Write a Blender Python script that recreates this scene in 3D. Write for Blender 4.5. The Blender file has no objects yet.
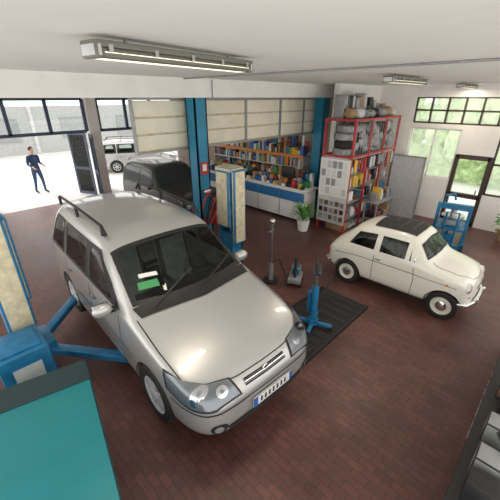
import bpy, bmesh, math, random
from mathutils import Vector, Matrix, Euler
from mathutils.bvhtree import BVHTree
random.seed(7)
scene=bpy.context.scene
COL=scene.collection
# ------------------------------------------------------------------ materials
MATS={}
def mat(name,col,rough=.5,metal=0.,emit=0.,coat=0.,noise=0.,nscale=8.,bump=0.,spec=.5,trans=0.,alpha=1.):
    if name in MATS: return MATS[name]
    m=bpy.data.materials.new(name); m.use_nodes=True
    nt=m.node_tree; b=nt.nodes['Principled BSDF']
    b.inputs['Base Color'].default_value=(*col,1)
    b.inputs['Roughness'].default_value=rough
    b.inputs['Metallic'].default_value=metal
    b.inputs['Specular IOR Level'].default_value=spec
    b.inputs['Coat Weight'].default_value=coat
    b.inputs['Coat Roughness'].default_value=.08
    b.inputs['Transmission Weight'].default_value=trans
    b.inputs['Alpha'].default_value=alpha
    if emit>0:
        b.inputs['Emission Color'].default_value=(*col,1); b.inputs['Emission Strength'].default_value=emit
    if noise>0 or bump>0:
        tc=nt.nodes.new('ShaderNodeTexCoord'); n=nt.nodes.new('ShaderNodeTexNoise')
        n.inputs['Scale'].default_value=nscale; n.inputs['Detail'].default_value=5
        nt.links.new(tc.outputs['Object'],n.inputs['Vector'])
        if noise>0:
            r=nt.nodes.new('ShaderNodeValToRGB')
            r.color_ramp.elements[0].position=.3; r.color_ramp.elements[1].position=.7
            r.color_ramp.elements[0].color=(*[max(0,c*(1-noise)) for c in col],1)
            r.color_ramp.elements[1].color=(*[min(1,c*(1+noise)) for c in col],1)
            nt.links.new(n.outputs['Fac'],r.inputs['Fac']); nt.links.new(r.outputs['Color'],b.inputs['Base Color'])
        if bump>0:
            bp=nt.nodes.new('ShaderNodeBump'); bp.inputs['Strength'].default_value=bump; bp.inputs['Distance'].default_value=.02
            nt.links.new(n.outputs['Fac'],bp.inputs['Height']); nt.links.new(bp.outputs['Normal'],b.inputs['Normal'])
    MATS[name]=m; return m
def glassmat(name,tint,ior=1.5):
    m=bpy.data.materials.new(name); m.use_nodes=True; nt=m.node_tree; nt.nodes.remove(nt.nodes['Principled BSDF'])
    t=nt.nodes.new('ShaderNodeBsdfTransparent'); t.inputs['Color'].default_value=(*tint,1)
    g=nt.nodes.new('ShaderNodeBsdfGlossy'); g.inputs['Roughness'].default_value=.03
    f=nt.nodes.new('ShaderNodeFresnel'); f.inputs['IOR'].default_value=ior
    x=nt.nodes.new('ShaderNodeMixShader'); nt.links.new(f.outputs[0],x.inputs[0]); nt.links.new(t.outputs[0],x.inputs[1]); nt.links.new(g.outputs[0],x.inputs[2])
    nt.links.new(x.outputs[0],nt.nodes['Material Output'].inputs['Surface']); return m
def frosted(name,fac):
    m=glassmat(name,(.97,.98,.98),1.4); nt=m.node_tree; out=nt.nodes['Material Output']; src=out.inputs['Surface'].links[0].from_socket
    t=nt.nodes.new('ShaderNodeBsdfTranslucent'); t.inputs['Color'].default_value=(.95,.97,.95,1)
    x=nt.nodes.new('ShaderNodeMixShader'); x.inputs[0].default_value=fac; nt.links.new(src,x.inputs[1]); nt.links.new(t.outputs[0],x.inputs[2]); nt.links.new(x.outputs[0],out.inputs['Surface']); return m
def floor_mat():
    m=bpy.data.materials.new('floor_tiles'); m.use_nodes=True; nt=m.node_tree; b=nt.nodes['Principled BSDF']
    tc=nt.nodes.new('ShaderNodeTexCoord'); mp=nt.nodes.new('ShaderNodeMapping'); mp.inputs['Rotation'].default_value=(0,0,math.radians(90))
    nt.links.new(tc.outputs['Object'],mp.inputs['Vector'])
    br=nt.nodes.new('ShaderNodeTexBrick')
    br.inputs['Color1'].default_value=(.155,.062,.050,1); br.inputs['Color2'].default_value=(.108,.046,.038,1)
    br.inputs['Mortar'].default_value=(.075,.043,.038,1); br.inputs['Scale'].default_value=1
    br.inputs['Brick Width'].default_value=.17; br.inputs['Row Height'].default_value=.085; br.inputs['Mortar Size'].default_value=.006
    br.inputs['Bias'].default_value=-.1
    nt.links.new(mp.outputs['Vector'],br.inputs['Vector'])
    n=nt.nodes.new('ShaderNodeTexNoise'); n.inputs['Scale'].default_value=.8; n.inputs['Detail'].default_value=8; n.inputs['Roughness'].default_value=.7
    nt.links.new(tc.outputs['Object'],n.inputs['Vector'])
    r=nt.nodes.new('ShaderNodeValToRGB'); r.color_ramp.elements[0].position=.34; r.color_ramp.elements[1].position=.7
    r.color_ramp.elements[0].color=(.55,.52,.52,1); r.color_ramp.elements[1].color=(1.45,1.45,1.45,1)
    nt.links.new(n.outputs['Fac'],r.inputs['Fac'])
    mx=nt.nodes.new('ShaderNodeMix'); mx.data_type='RGBA'; mx.blend_type='MULTIPLY'; mx.inputs['Factor'].default_value=1
    nt.links.new(br.outputs['Color'],mx.inputs['A']); nt.links.new(r.outputs['Color'],mx.inputs['B'])
    nt.links.new(mx.outputs['Result'],b.inputs['Base Color'])
    r2=nt.nodes.new('ShaderNodeMapRange'); r2.inputs['To Min'].default_value=.22; r2.inputs['To Max'].default_value=.6
    nt.links.new(n.outputs['Fac'],r2.inputs['Value']); nt.links.new(r2.outputs['Result'],b.inputs['Roughness'])
    bp=nt.nodes.new('ShaderNodeBump'); bp.inputs['Strength'].default_value=.3; bp.inputs['Distance'].default_value=.003; bp.invert=True
    nt.links.new(br.outputs['Fac'],bp.inputs['Height']); nt.links.new(bp.outputs['Normal'],b.inputs['Normal'])
    return m
FLOOR=floor_mat()
WALL=mat('wall_plaster',(.84,.82,.78),.85,noise=.04,nscale=3,bump=.1)
CEIL=mat('ceiling_plaster',(.84,.82,.78),.9,noise=.04,nscale=.8)
BACKW=mat('back_wall_paint',(.42,.36,.29),.85,noise=.1)
FRAME=mat('brown_frame',(.06,.035,.03),.4)
BFRAME=mat('blue_grey_frame',(.06,.08,.13),.4)
GLASS=glassmat('window_glass',(.97,.98,.98),1.4)
EGLASS=frosted('hazy_window_glass',.25)
BLUE=mat('column_blue',(.01,.20,.34),.45,noise=.12,nscale=6)
LBLUE=mat('lift_blue',(.015,.16,.33),.4,noise=.25,nscale=9)
TEAL=mat('teal_top',(.01,.21,.24),.45,noise=.06,nscale=5)
DTEAL=mat('dark_green_edge',(.01,.035,.04),.5,noise=.2)
CREAM=mat('cream_foam',(.60,.54,.38),.8,noise=.2,nscale=10)
PANEL=mat('cream_panel',(.80,.76,.62),.7,noise=.06,nscale=3)
WHITE=mat('white_paint',(.8,.8,.78),.4)
GREY=mat('grey_metal',(.33,.34,.35),.45,metal=.4,noise=.1)
LGREY=mat('light_grey',(.55,.56,.57),.6,noise=.1)
STEEL=mat('steel',(.5,.5,.5),.3,metal=1)
CHROME=mat('chrome',(.8,.8,.8),.12,metal=1)
BLACK=mat('black_plastic',(.015,.015,.016),.5,noise=.2)
DARK=mat('dark_rubber',(.02,.02,.02),.8)
RUBBER=mat('tyre_rubber',(.018,.018,.018),.75)
RED=mat('red_paint',(.42,.03,.03),.45)
YEL=mat('yellow_paint',(.7,.45,.05),.5)
ORA=mat('orange_card',(.7,.25,.04),.6)
GREEN=mat('green_card',(.05,.28,.1),.6)
PBLUE=mat('blue_card',(.03,.12,.45),.6)
CARD=mat('cardboard',(.36,.24,.13),.8)
BROWN=mat('brown_card',(.14,.07,.04),.8)
PAPER=mat('paper',(.75,.75,.72),.8)
SILVER=mat('silver_car_paint',(.50,.50,.49),.34,metal=.45,coat=1.)
IVORY=mat('ivory_car_paint',(.82,.80,.71),.3,coat=1.)
DGREEN=mat('dark_car_paint',(.010,.015,.014),.35,coat=.5)
CGLASS=glassmat('car_glass',(.72,.80,.74))
HGLASS=glassmat('headlamp_glass',(.86,.88,.9))
FGLASS=glassmat('car_glass_blue',(.45,.58,.66))
DGLASS=mat('dark_glass',(.02,.028,.03),.12,spec=.6)
SEAT=mat('seat_fabric',(.20,.21,.22),.9,noise=.2)
TAN=mat('seat_vinyl',(.22,.12,.07),.6)
LENS=mat('headlamp_lens',(.34,.36,.38),.08,metal=.2,coat=1.)
AMBER=mat('amber_lens',(.6,.2,.02),.2)
ROOFCL=mat('black_canvas',(.03,.03,.032),.85)
# ------------------------------------------------------------------ mesh builder
class B:
    def __init__(s): s.bm=bmesh.new(); s.mats=[]
    def mi(s,m):
        if m not in s.mats: s.mats.append(m)
        return s.mats.index(m)
    def _set(s,faces,m):
        i=s.mi(m)
        for f in faces:
            if f.is_valid: f.material_index=i
    def box(s,c,d,m,bev=0,rot=(0,0,0)):
        M=Matrix.Translation(c)@Euler(rot).to_matrix().to_4x4()@Matrix.Diagonal((*d,1))
        r=bmesh.ops.create_cube(s.bm,size=1,matrix=M); vs=r['verts']
        fs={f for v in vs for f in v.link_faces}; s._set(fs,m)
        if bev>0:
            es={e for v in vs for e in v.link_edges}
            bmesh.ops.bevel(s.bm,geom=list(es),offset=bev,segments=2,affect='EDGES',profile=.5)
    def bx(s,x0,x1,y0,y1,z0,z1,m,bev=0):
        s.box(((x0+x1)/2,(y0+y1)/2,(z0+z1)/2),(abs(x1-x0),abs(y1-y0),abs(z1-z0)),m,bev)
    def cyl(s,p1,p2,r,m,r2=None,seg=16):
        p1=Vector(p1);p2=Vector(p2);d=p2-p1
        M=Matrix.Translation((p1+p2)/2)@d.to_track_quat('Z','Y').to_matrix().to_4x4()
        q=bmesh.ops.create_cone(s.bm,cap_ends=True,segments=seg,radius1=r,radius2=r if r2 is None else r2,depth=d.length,matrix=M)
        s._set({f for v in q['verts'] for f in v.link_faces},m)
    def sph(s,c,r,m,scale=(1,1,1),seg=16,rot=(0,0,0)):
        M=Matrix.Translation(c)@Euler(rot).to_matrix().to_4x4()@Matrix.Diagonal((*scale,1))
        q=bmesh.ops.create_uvsphere(s.bm,u_segments=seg,v_segments=max(6,seg*2//3),radius=r,matrix=M)
        s._set({f for v in q['verts'] for f in v.link_faces},m); return q['verts']
    def tube(s,pts,r,m,seg=10,closed=False):
        pts=[Vector(p) for p in pts]; n=len(pts); rings=[]
        up=Vector((0,0,1))
        for i,p in enumerate(pts):
            a=pts[(i-1)%n] if (closed or i>0) else p; b=pts[(i+1)%n] if (closed or i<n-1) else p
            t=(b-a).normalized(); u=t.cross(up)
            if u.length<.05: u=t.cross(Vector((1,0,0)))
            u.normalize(); w=t.cross(u)
            rings.append([s.bm.verts.new(p+r*(math.cos(k*2*math.pi/seg)*u+math.sin(k*2*math.pi/seg)*w)) for k in range(seg)])
        i0=s.mi(m)
        for i in range(n if closed else n-1):
            A=rings[i];C=rings[(i+1)%n]
            for k in range(seg):
                f=s.bm.faces.new((A[k],A[(k+1)%seg],C[(k+1)%seg],C[k])); f.material_index=i0
        if not closed:
            for R in (rings[0],rings[-1]):
                f=s.bm.faces.new(R); f.material_index=i0
    def lathe(s,prof,o,m,axis='x',seg=32,side=1):
        o=Vector(o); rings=[]
        for a,r in prof:
            ring=[]
            for k in range(seg):
                t=2*math.pi*k/seg; c=math.cos(t)*r; q=math.sin(t)*r
                v={'x':Vector((a*side,c,q)),'z':Vector((c,q,a)),'y':Vector((c,a*side,q))}[axis]
                ring.append(s.bm.verts.new(o+v))
            rings.append(ring)
        i0=s.mi(m)
        for A,C in zip(rings,rings[1:]):
            for k in range(seg):
                f=s.bm.faces.new((A[k],A[(k+1)%seg],C[(k+1)%seg],C[k])); f.material_index=i0
    def grid(s,rows,m):
        V=[[s.bm.verts.new(p) for p in r] for r in rows]; i0=s.mi(m)
        for A,C in zip(V,V[1:]):
            for k in range(len(A)-1):
                f=s.bm.faces.new((A[k],A[k+1],C[k+1],C[k])); f.material_index=i0
    def addmesh(s,me,mats,M=None):
        base=len(s.bm.faces); off=[s.mi(m) for m in mats]
        s.bm.faces.ensure_lookup_table(); nv=len(s.bm.verts)
        s.bm.from_mesh(me); s.bm.faces.ensure_lookup_table(); s.bm.verts.ensure_lookup_table()
        for f in s.bm.faces[base:]: f.material_index=off[min(f.material_index,len(off)-1)] if off else 0
        if M is not None: bmesh.ops.transform(s.bm,matrix=M,verts=s.bm.verts[nv:])
    def done(s,name,loc=(0,0,0),rot=0,parent=None,ang=40,scale=1,norm=True):
        if norm: bmesh.ops.recalc_face_normals(s.bm,faces=s.bm.faces)
        me=bpy.data.meshes.new(name); s.bm.to_mesh(me); s.bm.free()
        for m in s.mats: me.materials.append(m)
        for p in me.polygons: p.use_smooth=True
        me.set_sharp_from_angle(angle=math.radians(ang))
        o=bpy.data.objects.new(name,me); COL.objects.link(o); o.location=loc; o.rotation_euler=(0,0,rot); o.scale=(scale,)*3
        if parent: o.parent=parent
        return o
def empty(name,loc=(0,0,0),rot=0,scale=1):
    e=bpy.data.objects.new(name,None); COL.objects.link(e); e.location=loc; e.rotation_euler=(0,0,rot); e.scale=(scale,)*3
    e.empty_display_size=.1
    return e
def evalmesh(o):
    dg=bpy.context.evaluated_depsgraph_get(); dg.update()
    return bpy.data.meshes.new_from_object(o.evaluated_get(dg))
# ------------------------------------------------------------------ cars
def sec(y,w,zb,zm,zbelt,w5,z5,w6,z6,w7,z7,z8):
    return y,[(0,zb),(w*.85,zb),(w*.985,zb+.08),(w,zm),(w*.985,zbelt),(w5,z5),(w6,z6),(w7,z7),(0,z8)]
def hull(secs,wheels,wr,wdepth,paint,width,lv=4):
    verts=[];R=[]
    for y,pts in secs:
        ring=[]
        for x,z in pts: verts.append((x,y,z)); ring.append(len(verts)-1)
        left=[]
        for x,z in pts[1:-1]: verts.append((-x,y,z)); left.append(len(verts)-1)
        R.append((ring,left))
    faces=[]
    def full(r): return r[0]+r[1][::-1]
    for a,b in zip(R,R[1:]):
        A=full(a);C=full(b);n=len(A)
        for k in range(n): faces.append((A[k],A[(k+1)%n],C[(k+1)%n],C[k]))
    for rr,flip in ((R[0],0),(R[-1],1)):
        r,l=rr; L=[r[0]]+l+[r[-1]]
        for i in range(len(r)-1):
            q=[r[i],r[i+1],L[i+1],L[i]]; q=list(dict.fromkeys(q))
            faces.append(q if flip else q[::-1])
    me=bpy.data.meshes.new('hull'); me.from_pydata(verts,[],faces)
    o=bpy.data.objects.new('hull_tmp',me); COL.objects.link(o)
    bm=bmesh.new(); bm.from_mesh(me); bmesh.ops.recalc_face_normals(bm,faces=bm.faces); bm.to_mesh(me); bm.free()
    ss=o.modifiers.new('s','SUBSURF'); ss.levels=lv; ss.render_levels=lv
    sm=evalmesh(o); bpy.data.objects.remove(o)
    bvb=bmesh.new(); bvb.from_mesh(sm); bvh=BVHTree.FromBMesh(bvb); bvb.free()
    o=bpy.data.objects.new('hull_tmp',sm); COL.objects.link(o); sm.materials.clear(); sm.materials.append(paint)
    cb=B()
    for wy,wz in wheels:
        for sd in (1,-1):
            cb.cyl((sd*(width-wdepth),wy,wz),(sd*(width+.15),wy,wz),wr,DARK,seg=64)
    c=cb.done('cutter')
    md=o.modifiers.new('b','BOOLEAN'); md.object=c; md.operation='DIFFERENCE'; md.solver='EXACT'
    try: md.material_mode='TRANSFER'
    except Exception: pass
    out=evalmesh(o); bpy.data.objects.remove(o); bpy.data.objects.remove(c)
    return out,bvh
def resample(pl,n):
    pl=[Vector(p) for p in pl]; L=[0]
    for a,b in zip(pl,pl[1:]): L.append(L[-1]+(b-a).length)
    out=[]
    for i in range(n):
        t=L[-1]*i/(n-1)
        for k in range(len(pl)-1):
            if t<=L[k+1]+1e-9: break
        u=(t-L[k])/max(1e-9,L[k+1]-L[k]); out.append(pl[k].lerp(pl[k+1],u))
    return out
class Car:
    def __init__(s,bvh): s.bvh=bvh; s.cuts=[]
    def snap(s,p,off):
        q,n,i,d=s.bvh.find_nearest(Vector(p)); return q+n*off
    def patch(s,b,r0,r1,m,off=.006,n=16,mm=8,mirror=False):
        A=resample(r0,n);C=resample(r1,n)
        rows=[[s.snap(a.lerp(c,j/mm),off) for a,c in zip(A,C)] for j in range(mm+1)]
        sets=[rows]
        if mirror: sets.append([[Vector((-p.x,p.y,p.z)) for p in r] for r in rows])
        for r in sets: b.grid(r,m)
        return sets
    def window(s,b,r0,r1,m,off=.003,n=24,mm=14,mirror=False,bw=.045,bm=None):
        for rows in s.patch(b,r0,r1,m,off,n,mm,mirror):
            t=bmesh.new(); V=[[t.verts.new(p) for p in r] for r in rows]
            for A,C in zip(V,V[1:]):
                for k in range(len(A)-1): t.faces.new((A[k],A[k+1],C[k+1],C[k]))
            s.cuts.append((BVHTree.FromBMesh(t),off+.0012)); t.free()
            bm_=bm or BLACK
            for e in (rows[0],rows[-1],[r[0] for r in rows],[r[-1] for r in rows]):
                d0=(e[0]-e[1]).normalized()*bw*.4; d1=(e[-1]-e[-2]).normalized()*bw*.4
                s.strip(b,[e[0]+d0]+list(e)+[e[-1]+d1],bw,bm_,off+.004,30)
    def strip(s,b,pts,w,m,off=.004,n=24,mirror=False,closed=False):
        P=resample(pts,n); Q=[];N=[]
        for p in P:
            q,nn,i,d=s.bvh.find_nearest(p); Q.append(q);N.append(nn)
        r0=[];r1=[]
        for i in range(n):
            t=(Q[min(i+1,n-1)]-Q[max(i-1,0)]).normalized(); sd=N[i].cross(t).normalized()
            r0.append(Q[i]+N[i]*off+sd*w/2); r1.append(Q[i]+N[i]*off-sd*w/2)
        b.grid([r0,r1],m)
        if mirror: b.grid([[Vector((-p.x,p.y,p.z)) for p in r] for r in (r0,r1)],m)
    def disc(s,b,c,r,m,off,sq=1.,nrm=(0,-1,.25)):
        c=Vector(c); w=Vector(nrm).normalized(); u=w.cross(Vector((0,0,1))).normalized(); v=u.cross(w)
        rows=[[s.snap(c+(u*math.cos(a*math.pi/10)*sq+v*math.sin(a*math.pi/10))*r*k/4,off) for a in range(21)] for k in (0.02,1,2,3,4)]
        b.grid(rows,m)
    def body(s,me,paint,root,solid=True):
        bm=bmesh.new(); bm.from_mesh(me); kill=[]
        for f in bm.faces:
            if f.material_index!=0: continue
            c=f.calc_center_median()
            for bv,th in s.cuts:
                q=bv.find_nearest(c,.03)
                if q[0] is not None and q[3]<th: kill.append(f); break
        bmesh.ops.delete(bm,geom=kill,context='FACES'); bm.to_mesh(me); bm.free()
        if solid:
            me.materials.clear()
            for m in (paint,DARK,SEAT): me.materials.append(m)
            o=bpy.data.objects.new('t',me); COL.objects.link(o)
            md=o.modifiers.new('s','SOLIDIFY'); md.thickness=.015; md.offset=-1; md.material_offset=2; md.use_rim=True; md.material_offset_rim=0
            me=evalmesh(o); bpy.data.objects.remove(o)
        b=B(); b.addmesh(me,[paint,DARK,SEAT,DARK]); b.done('body',parent=root,ang=35,norm=False)
def wheel(b,c,R,w,side,style,rimcol):
    x,y,z=c; o=(x,y,z); s=side; h=w/2
    b.lathe([(-h,R*.62),(-h,R*.93),(-h*.8,R*.99),(0,R),(h*.8,R*.99),(h,R*.93),(h*1.02,R*.8),(h*.95,R*.66),(h*.8,R*.63)],o,RUBBER,side=s,seg=40)
    if style=='alloy':
        b.lathe([(h*.85,R*.65),(h*.8,R*.60),(-h*.3,R*.57),(-h*.35,0.001)],o,BLACK,side=s,seg=40)
        b.lathe([(h*.8,R*.66),(h*.92,R*.64),(h*.85,R*.58),(h*.5,R*.56)],o,rimcol,side=s,seg=40)
        for k in range(7):
            t=2*math.pi*k/7
            T=Matrix.Translation(o)@Matrix.Rotation(t,4,'X')
            M=T@Matrix.Translation((s*h*.7,0,R*.34))@Matrix.Diagonal((h*.25,R*.13,R*.5,1))
            q=bmesh.ops.create_cube(b.bm,size=1,matrix=M); b._set({f for v in q['verts'] for f in v.link_faces},rimcol)
        b.lathe([(h*.7,R*.2),(h*.95,R*.16),(h,0.001)],o,rimcol,side=s,seg=24)
    else:
        b.lathe([(h*.8,R*.66),(h*.92,R*.64),(h*.7,R*.58),(h*.3,R*.52),(h*.5,R*.35),(h*.75,R*.32)],o,rimcol,side=s,seg=40)
        b.lathe([(h*.6,R*.36),(h*.9,R*.33),(h*1.15,R*.2),(h*1.2,0.001)],o,CHROME,side=s,seg=32)
        b.lathe([(-h*.5,R*.6),(-h*.5,.001)],o,DARK,side=s,seg=24)
def seat(b,x,y,z,w,m,back=.62,tilt=.25):
    b.box((x,y,z),(w,.5,.15),m,.05); b.box((x,y+.30,z+back/2),(w,.14,back),m,.05,rot=(-tilt,0,0)); b.box((x,y+.40,z+back+.06),(w*.5,.09,.17),m,.035,rot=(-tilt,0,0))
def steer(b,x,y,z,r,m):
    pts=[Vector((x+math.cos(a)*r,y+math.sin(a)*r*.5,z+math.sin(a)*r*.87)) for a in [k*math.pi/12 for k in range(24)]]
    b.tube(pts,.014,m,closed=True); b.cyl((x,y-.16,z-.1),(x,y,z),.03,m)
    for a in (.3,2.84,4.71): b.cyl((x,y,z),(x+math.cos(a)*r,y+math.sin(a)*r*.5,z+math.sin(a)*r*.87),.012,m)

def van(name,loc,rot,paint,scale=1.,glass=CGLASS,lv=4):
    root=empty(name,loc,rot,scale)
    def hd(y,w,zb,zm,belt,top): return sec(y,w,zb,zm,belt,w*.955,belt+(top-belt)*.55,w*.80,top-.02,w*.42,top,top+.012)
    S=[hd(0,.50,.28,.42,.53,.59),hd(.03,.63,.24,.42,.56,.64),hd(.12,.745,.22,.42,.62,.74),hd(.30,.82,.21,.45,.71,.835),hd(.62,.85,.20,.5,.82,.94),
       hd(1.0,.855,.20,.5,.90,1.04),
       sec(1.16,.857,.20,.5,.93,.83,1.0,.76,1.06,.4,1.08,1.10),
       sec(1.32,.86,.20,.5,.95,.82,1.02,.74,1.16,.4,1.20,1.22),
       sec(1.84,.86,.20,.5,.99,.81,1.08,.74,1.50,.45,1.59,1.605),
       sec(2.06,.86,.20,.5,1.0,.81,1.08,.73,1.58,.47,1.67,1.69),
       sec(2.7,.86,.20,.5,1.0,.81,1.08,.72,1.61,.47,1.70,1.72),
       sec(3.5,.86,.20,.5,1.0,.81,1.08,.71,1.59,.46,1.68,1.70),
       sec(4.0,.85,.22,.5,1.0,.79,1.08,.66,1.53,.43,1.61,1.63),
       sec(4.16,.83,.24,.5,1.0,.77,1.08,.64,1.38,.42,1.46,1.48),
       sec(4.27,.80,.28,.5,.9,.75,.98,.62,1.06,.4,1.08,1.08),
       sec(4.32,.74,.32,.5,.75,.68,.8,.55,.84,.35,.86,.86)]
    wy=[(.80,.33),(3.36,.33)]
    me,bvh=hull(S,wy,.365,.26,paint,.86,lv)
    C=Car(bvh)
    b=B()
    C.window(b,[(-.70,1.27,1.13),(-.4,1.17,1.15),(0,1.14,1.16),(.4,1.17,1.15),(.70,1.27,1.13)],[(-.66,1.80,1.53),(0,1.76,1.60),(.66,1.80,1.53)],glass,n=34,mm=20,bw=.06)
    C.patch(b,[(-.72,1.10,1.06),(0,1.0,1.08),(.72,1.10,1.06)],[(-.75,1.24,1.11),(0,1.12,1.15),(.75,1.24,1.11)],BLACK,.008,28,4)
    C.window(b,[(-.6,4.25,1.08),(.6,4.25,1.08)],[(-.52,4.07,1.5),(.52,4.07,1.5)],glass)
    for y0,y1,t0,t1 in ((1.56,2.27,2.0,2.27),(2.37,3.21,2.37,3.21),(3.31,3.96,3.31,3.84)):
        C.window(b,[(.84,y0,1.06),(.84,y1,1.06)],[(.72,t0,1.48),(.72,t1,1.48)],glass,mirror=True)
    C.patch(b,[(.83,1.40,1.04),(.83,1.54,1.04)],[(.76,1.66,1.24),(.72,1.98,1.46)],BLACK,.006,6,6,True)
    C.patch(b,[(.83,2.27,1.04),(.83,2.37,1.04)],[(.72,2.27,1.5),(.72,2.37,1.5)],BLACK,.005,6,6,True)
    seam=.012
    for y0,y1 in ((1.42,2.32),(2.32,3.26)):
        C.strip(b,[(.9,y0,.98),(.9,y0,.35),(.9,y1-.05,.28),(.9,y1,.5),(.9,y1,1.0)],seam,BLACK,.003,40,True)
    C.strip(b,[(.9,1.2,.58),(.9,2.95,.58)],.07,paint,.014,24,True)
    C.strip(b,[(.9,1.2,.54),(.9,2.95,.54)],.012,BLACK,.015,24,True)
    C.strip(b,[(.76,1.12,1.03),(.78,.7,.95),(.76,.34,.84),(.66,.17,.775),(.3,.11,.75),(0,.1,.75)],seam,BLACK,.003,50,True)
    C.strip(b,[(.85,.44,.60),(.86,.30,.58),(.72,.06,.555),(.3,.0,.55),(0,.0,.55)],.016,BLACK,.003,40,True)
    # lamps, grille, intake, number plate
    C.patch(b,[(.33,.06,.59),(.60,.08,.58),(.80,.2,.60),(.86,.50,.68)],[(.38,.14,.765),(.60,.2,.80),(.76,.34,.85),(.83,.56,.86)],BLACK,.006,26,8,True)
    C.patch(b,[(.36,.06,.61),(.60,.08,.60),(.78,.2,.62),(.85,.46,.69)],[(.40,.14,.750),(.60,.2,.785),(.75,.34,.835),(.83,.52,.84)],LENS,.010,26,8,True)
    for sd in (1,-1):
        C.disc(b,(sd*.50,.12,.685),.060,CHROME,.013); C.disc(b,(sd*.50,.12,.685),.02,LGREY,.016)
        C.disc(b,(sd*.67,.22,.70),.070,CHROME,.013,1.25); C.disc(b,(sd*.67,.22,.70),.022,LGREY,.016)
        C.disc(b,(sd*.60,.04,.36),.07,DARK,.005,1.3); C.disc(b,(sd*.60,.04,.36),.045,LENS,.009)
    C.patch(b,[(.36,.06,.61),(.60,.08,.60),(.78,.2,.62),(.85,.46,.69)],[(.40,.14,.750),(.60,.2,.785),(.75,.34,.835),(.83,.52,.84)],HGLASS,.022,26,8,True)
    for zz in (.645,.67,.695,.72):
        C.strip(b,[(-.27,.06,zz),(0,.05,zz),(.27,.06,zz)],.014,DARK,.006,16)
    C.strip(b,[(-.27,.06,.683),(0,.05,.683),(.27,.06,.683)],.010,CHROME,.012,16)
    b.sph((0,.06,.685),.04,CHROME,(1.1,.3,1))
    C.patch(b,[(-.50,.0,.27),(.50,.0,.27)],[(-.52,.0,.36),(.52,.0,.36)],DARK,.005,16,4)
    b.box((0.03,-.028,.455),(.54,.015,.115),WHITE,.004); b.box((-.215,-.037,.455),(.05,.006,.105),PBLUE); b.box((.275,-.037,.455),(.03,.006,.105),PBLUE)
    for k in range(7): b.box((-.14+k*.055,-.037,.455),(.020,.004,.06),BLACK)
    for x0,x1 in ((-.55,.05),(.05,.62)):
        C.strip(b,[(x0,1.13,1.1),(x1,1.34,1.26)],.02,BLACK,.03,12)
    C.patch(b,[(-.60,1.36,1.20),(-.38,1.31,1.20)],[(-.58,1.43,1.25),(-.37,1.38,1.26)],GREEN,.010,6,3)
    C.patch(b,[(-.54,1.46,1.28),(-.34,1.41,1.28)],[(-.53,1.50,1.31),(-.34,1.45,1.31)],PAPER,.010,6,3)
    for sd in (1,-1):
        b.sph((sd*.96,1.50,1.05),.1,paint,(1.05,.6,.75)); b.box((sd*.96,1.56,1.05),(.17,.01,.11),CHROME,.004); b.box((sd*.87,1.5,1.02),(.08,.06,.05),BLACK,.01)
        b.tube([(sd*.62,2.0,1.64),(sd*.62,2.1,1.73),(sd*.62,3.0,1.75),(sd*.61,3.75,1.73),(sd*.60,3.85,1.62)],.018,BLACK)
        for yy in (2.1,3.0,3.75): b.cyl((sd*.62,yy,1.61),(sd*.62,yy,1.73),.02,BLACK)
        for yy in (2.18,3.1): b.box((sd*.865,yy,.86),(.03,.15,.035),paint,.01)
        b.box((sd*.70,4.26,.80),(.12,.1,.22),RED,.02)
    b.box((0,4.3,.42),(1.4,.1,.2),paint,.04)
    b.done('fittings',parent=root)
    C.body(me,paint,root)
    b=B()
    b.bx(-.72,.72,1.05,4.1,.40,.44,DARK); b.box((0,1.38,.93),(1.42,.42,.24),BLACK,.06); b.box((.36,1.55,1.04),(.3,.15,.08),BLACK,.03)
    steer(b,.36,1.72,1.0,.18,BLACK)
    for x in (-.36,.36): seat(b,x,2.05,.68,.48,SEAT)
    seat(b,-.33,3.0,.68,.55,SEAT); seat(b,.33,3.0,.68,.55,SEAT); b.box((0,1.83,1.52),(.22,.03,.06),BLACK,.01)
    b.done('cabin',parent=root)
    b=B()
    for y,z in wy:
        for sd in (1,-1): wheel(b,(sd*.75,y,z),.32,.19,sd,'alloy',LGREY)
    b.bx(-.55,.55,.7,.9,.22,.3,DARK); b.bx(-.65,.65,3.3,3.4,.25,.3,DARK)
    b.done('wheels',parent=root)
    return root

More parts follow.
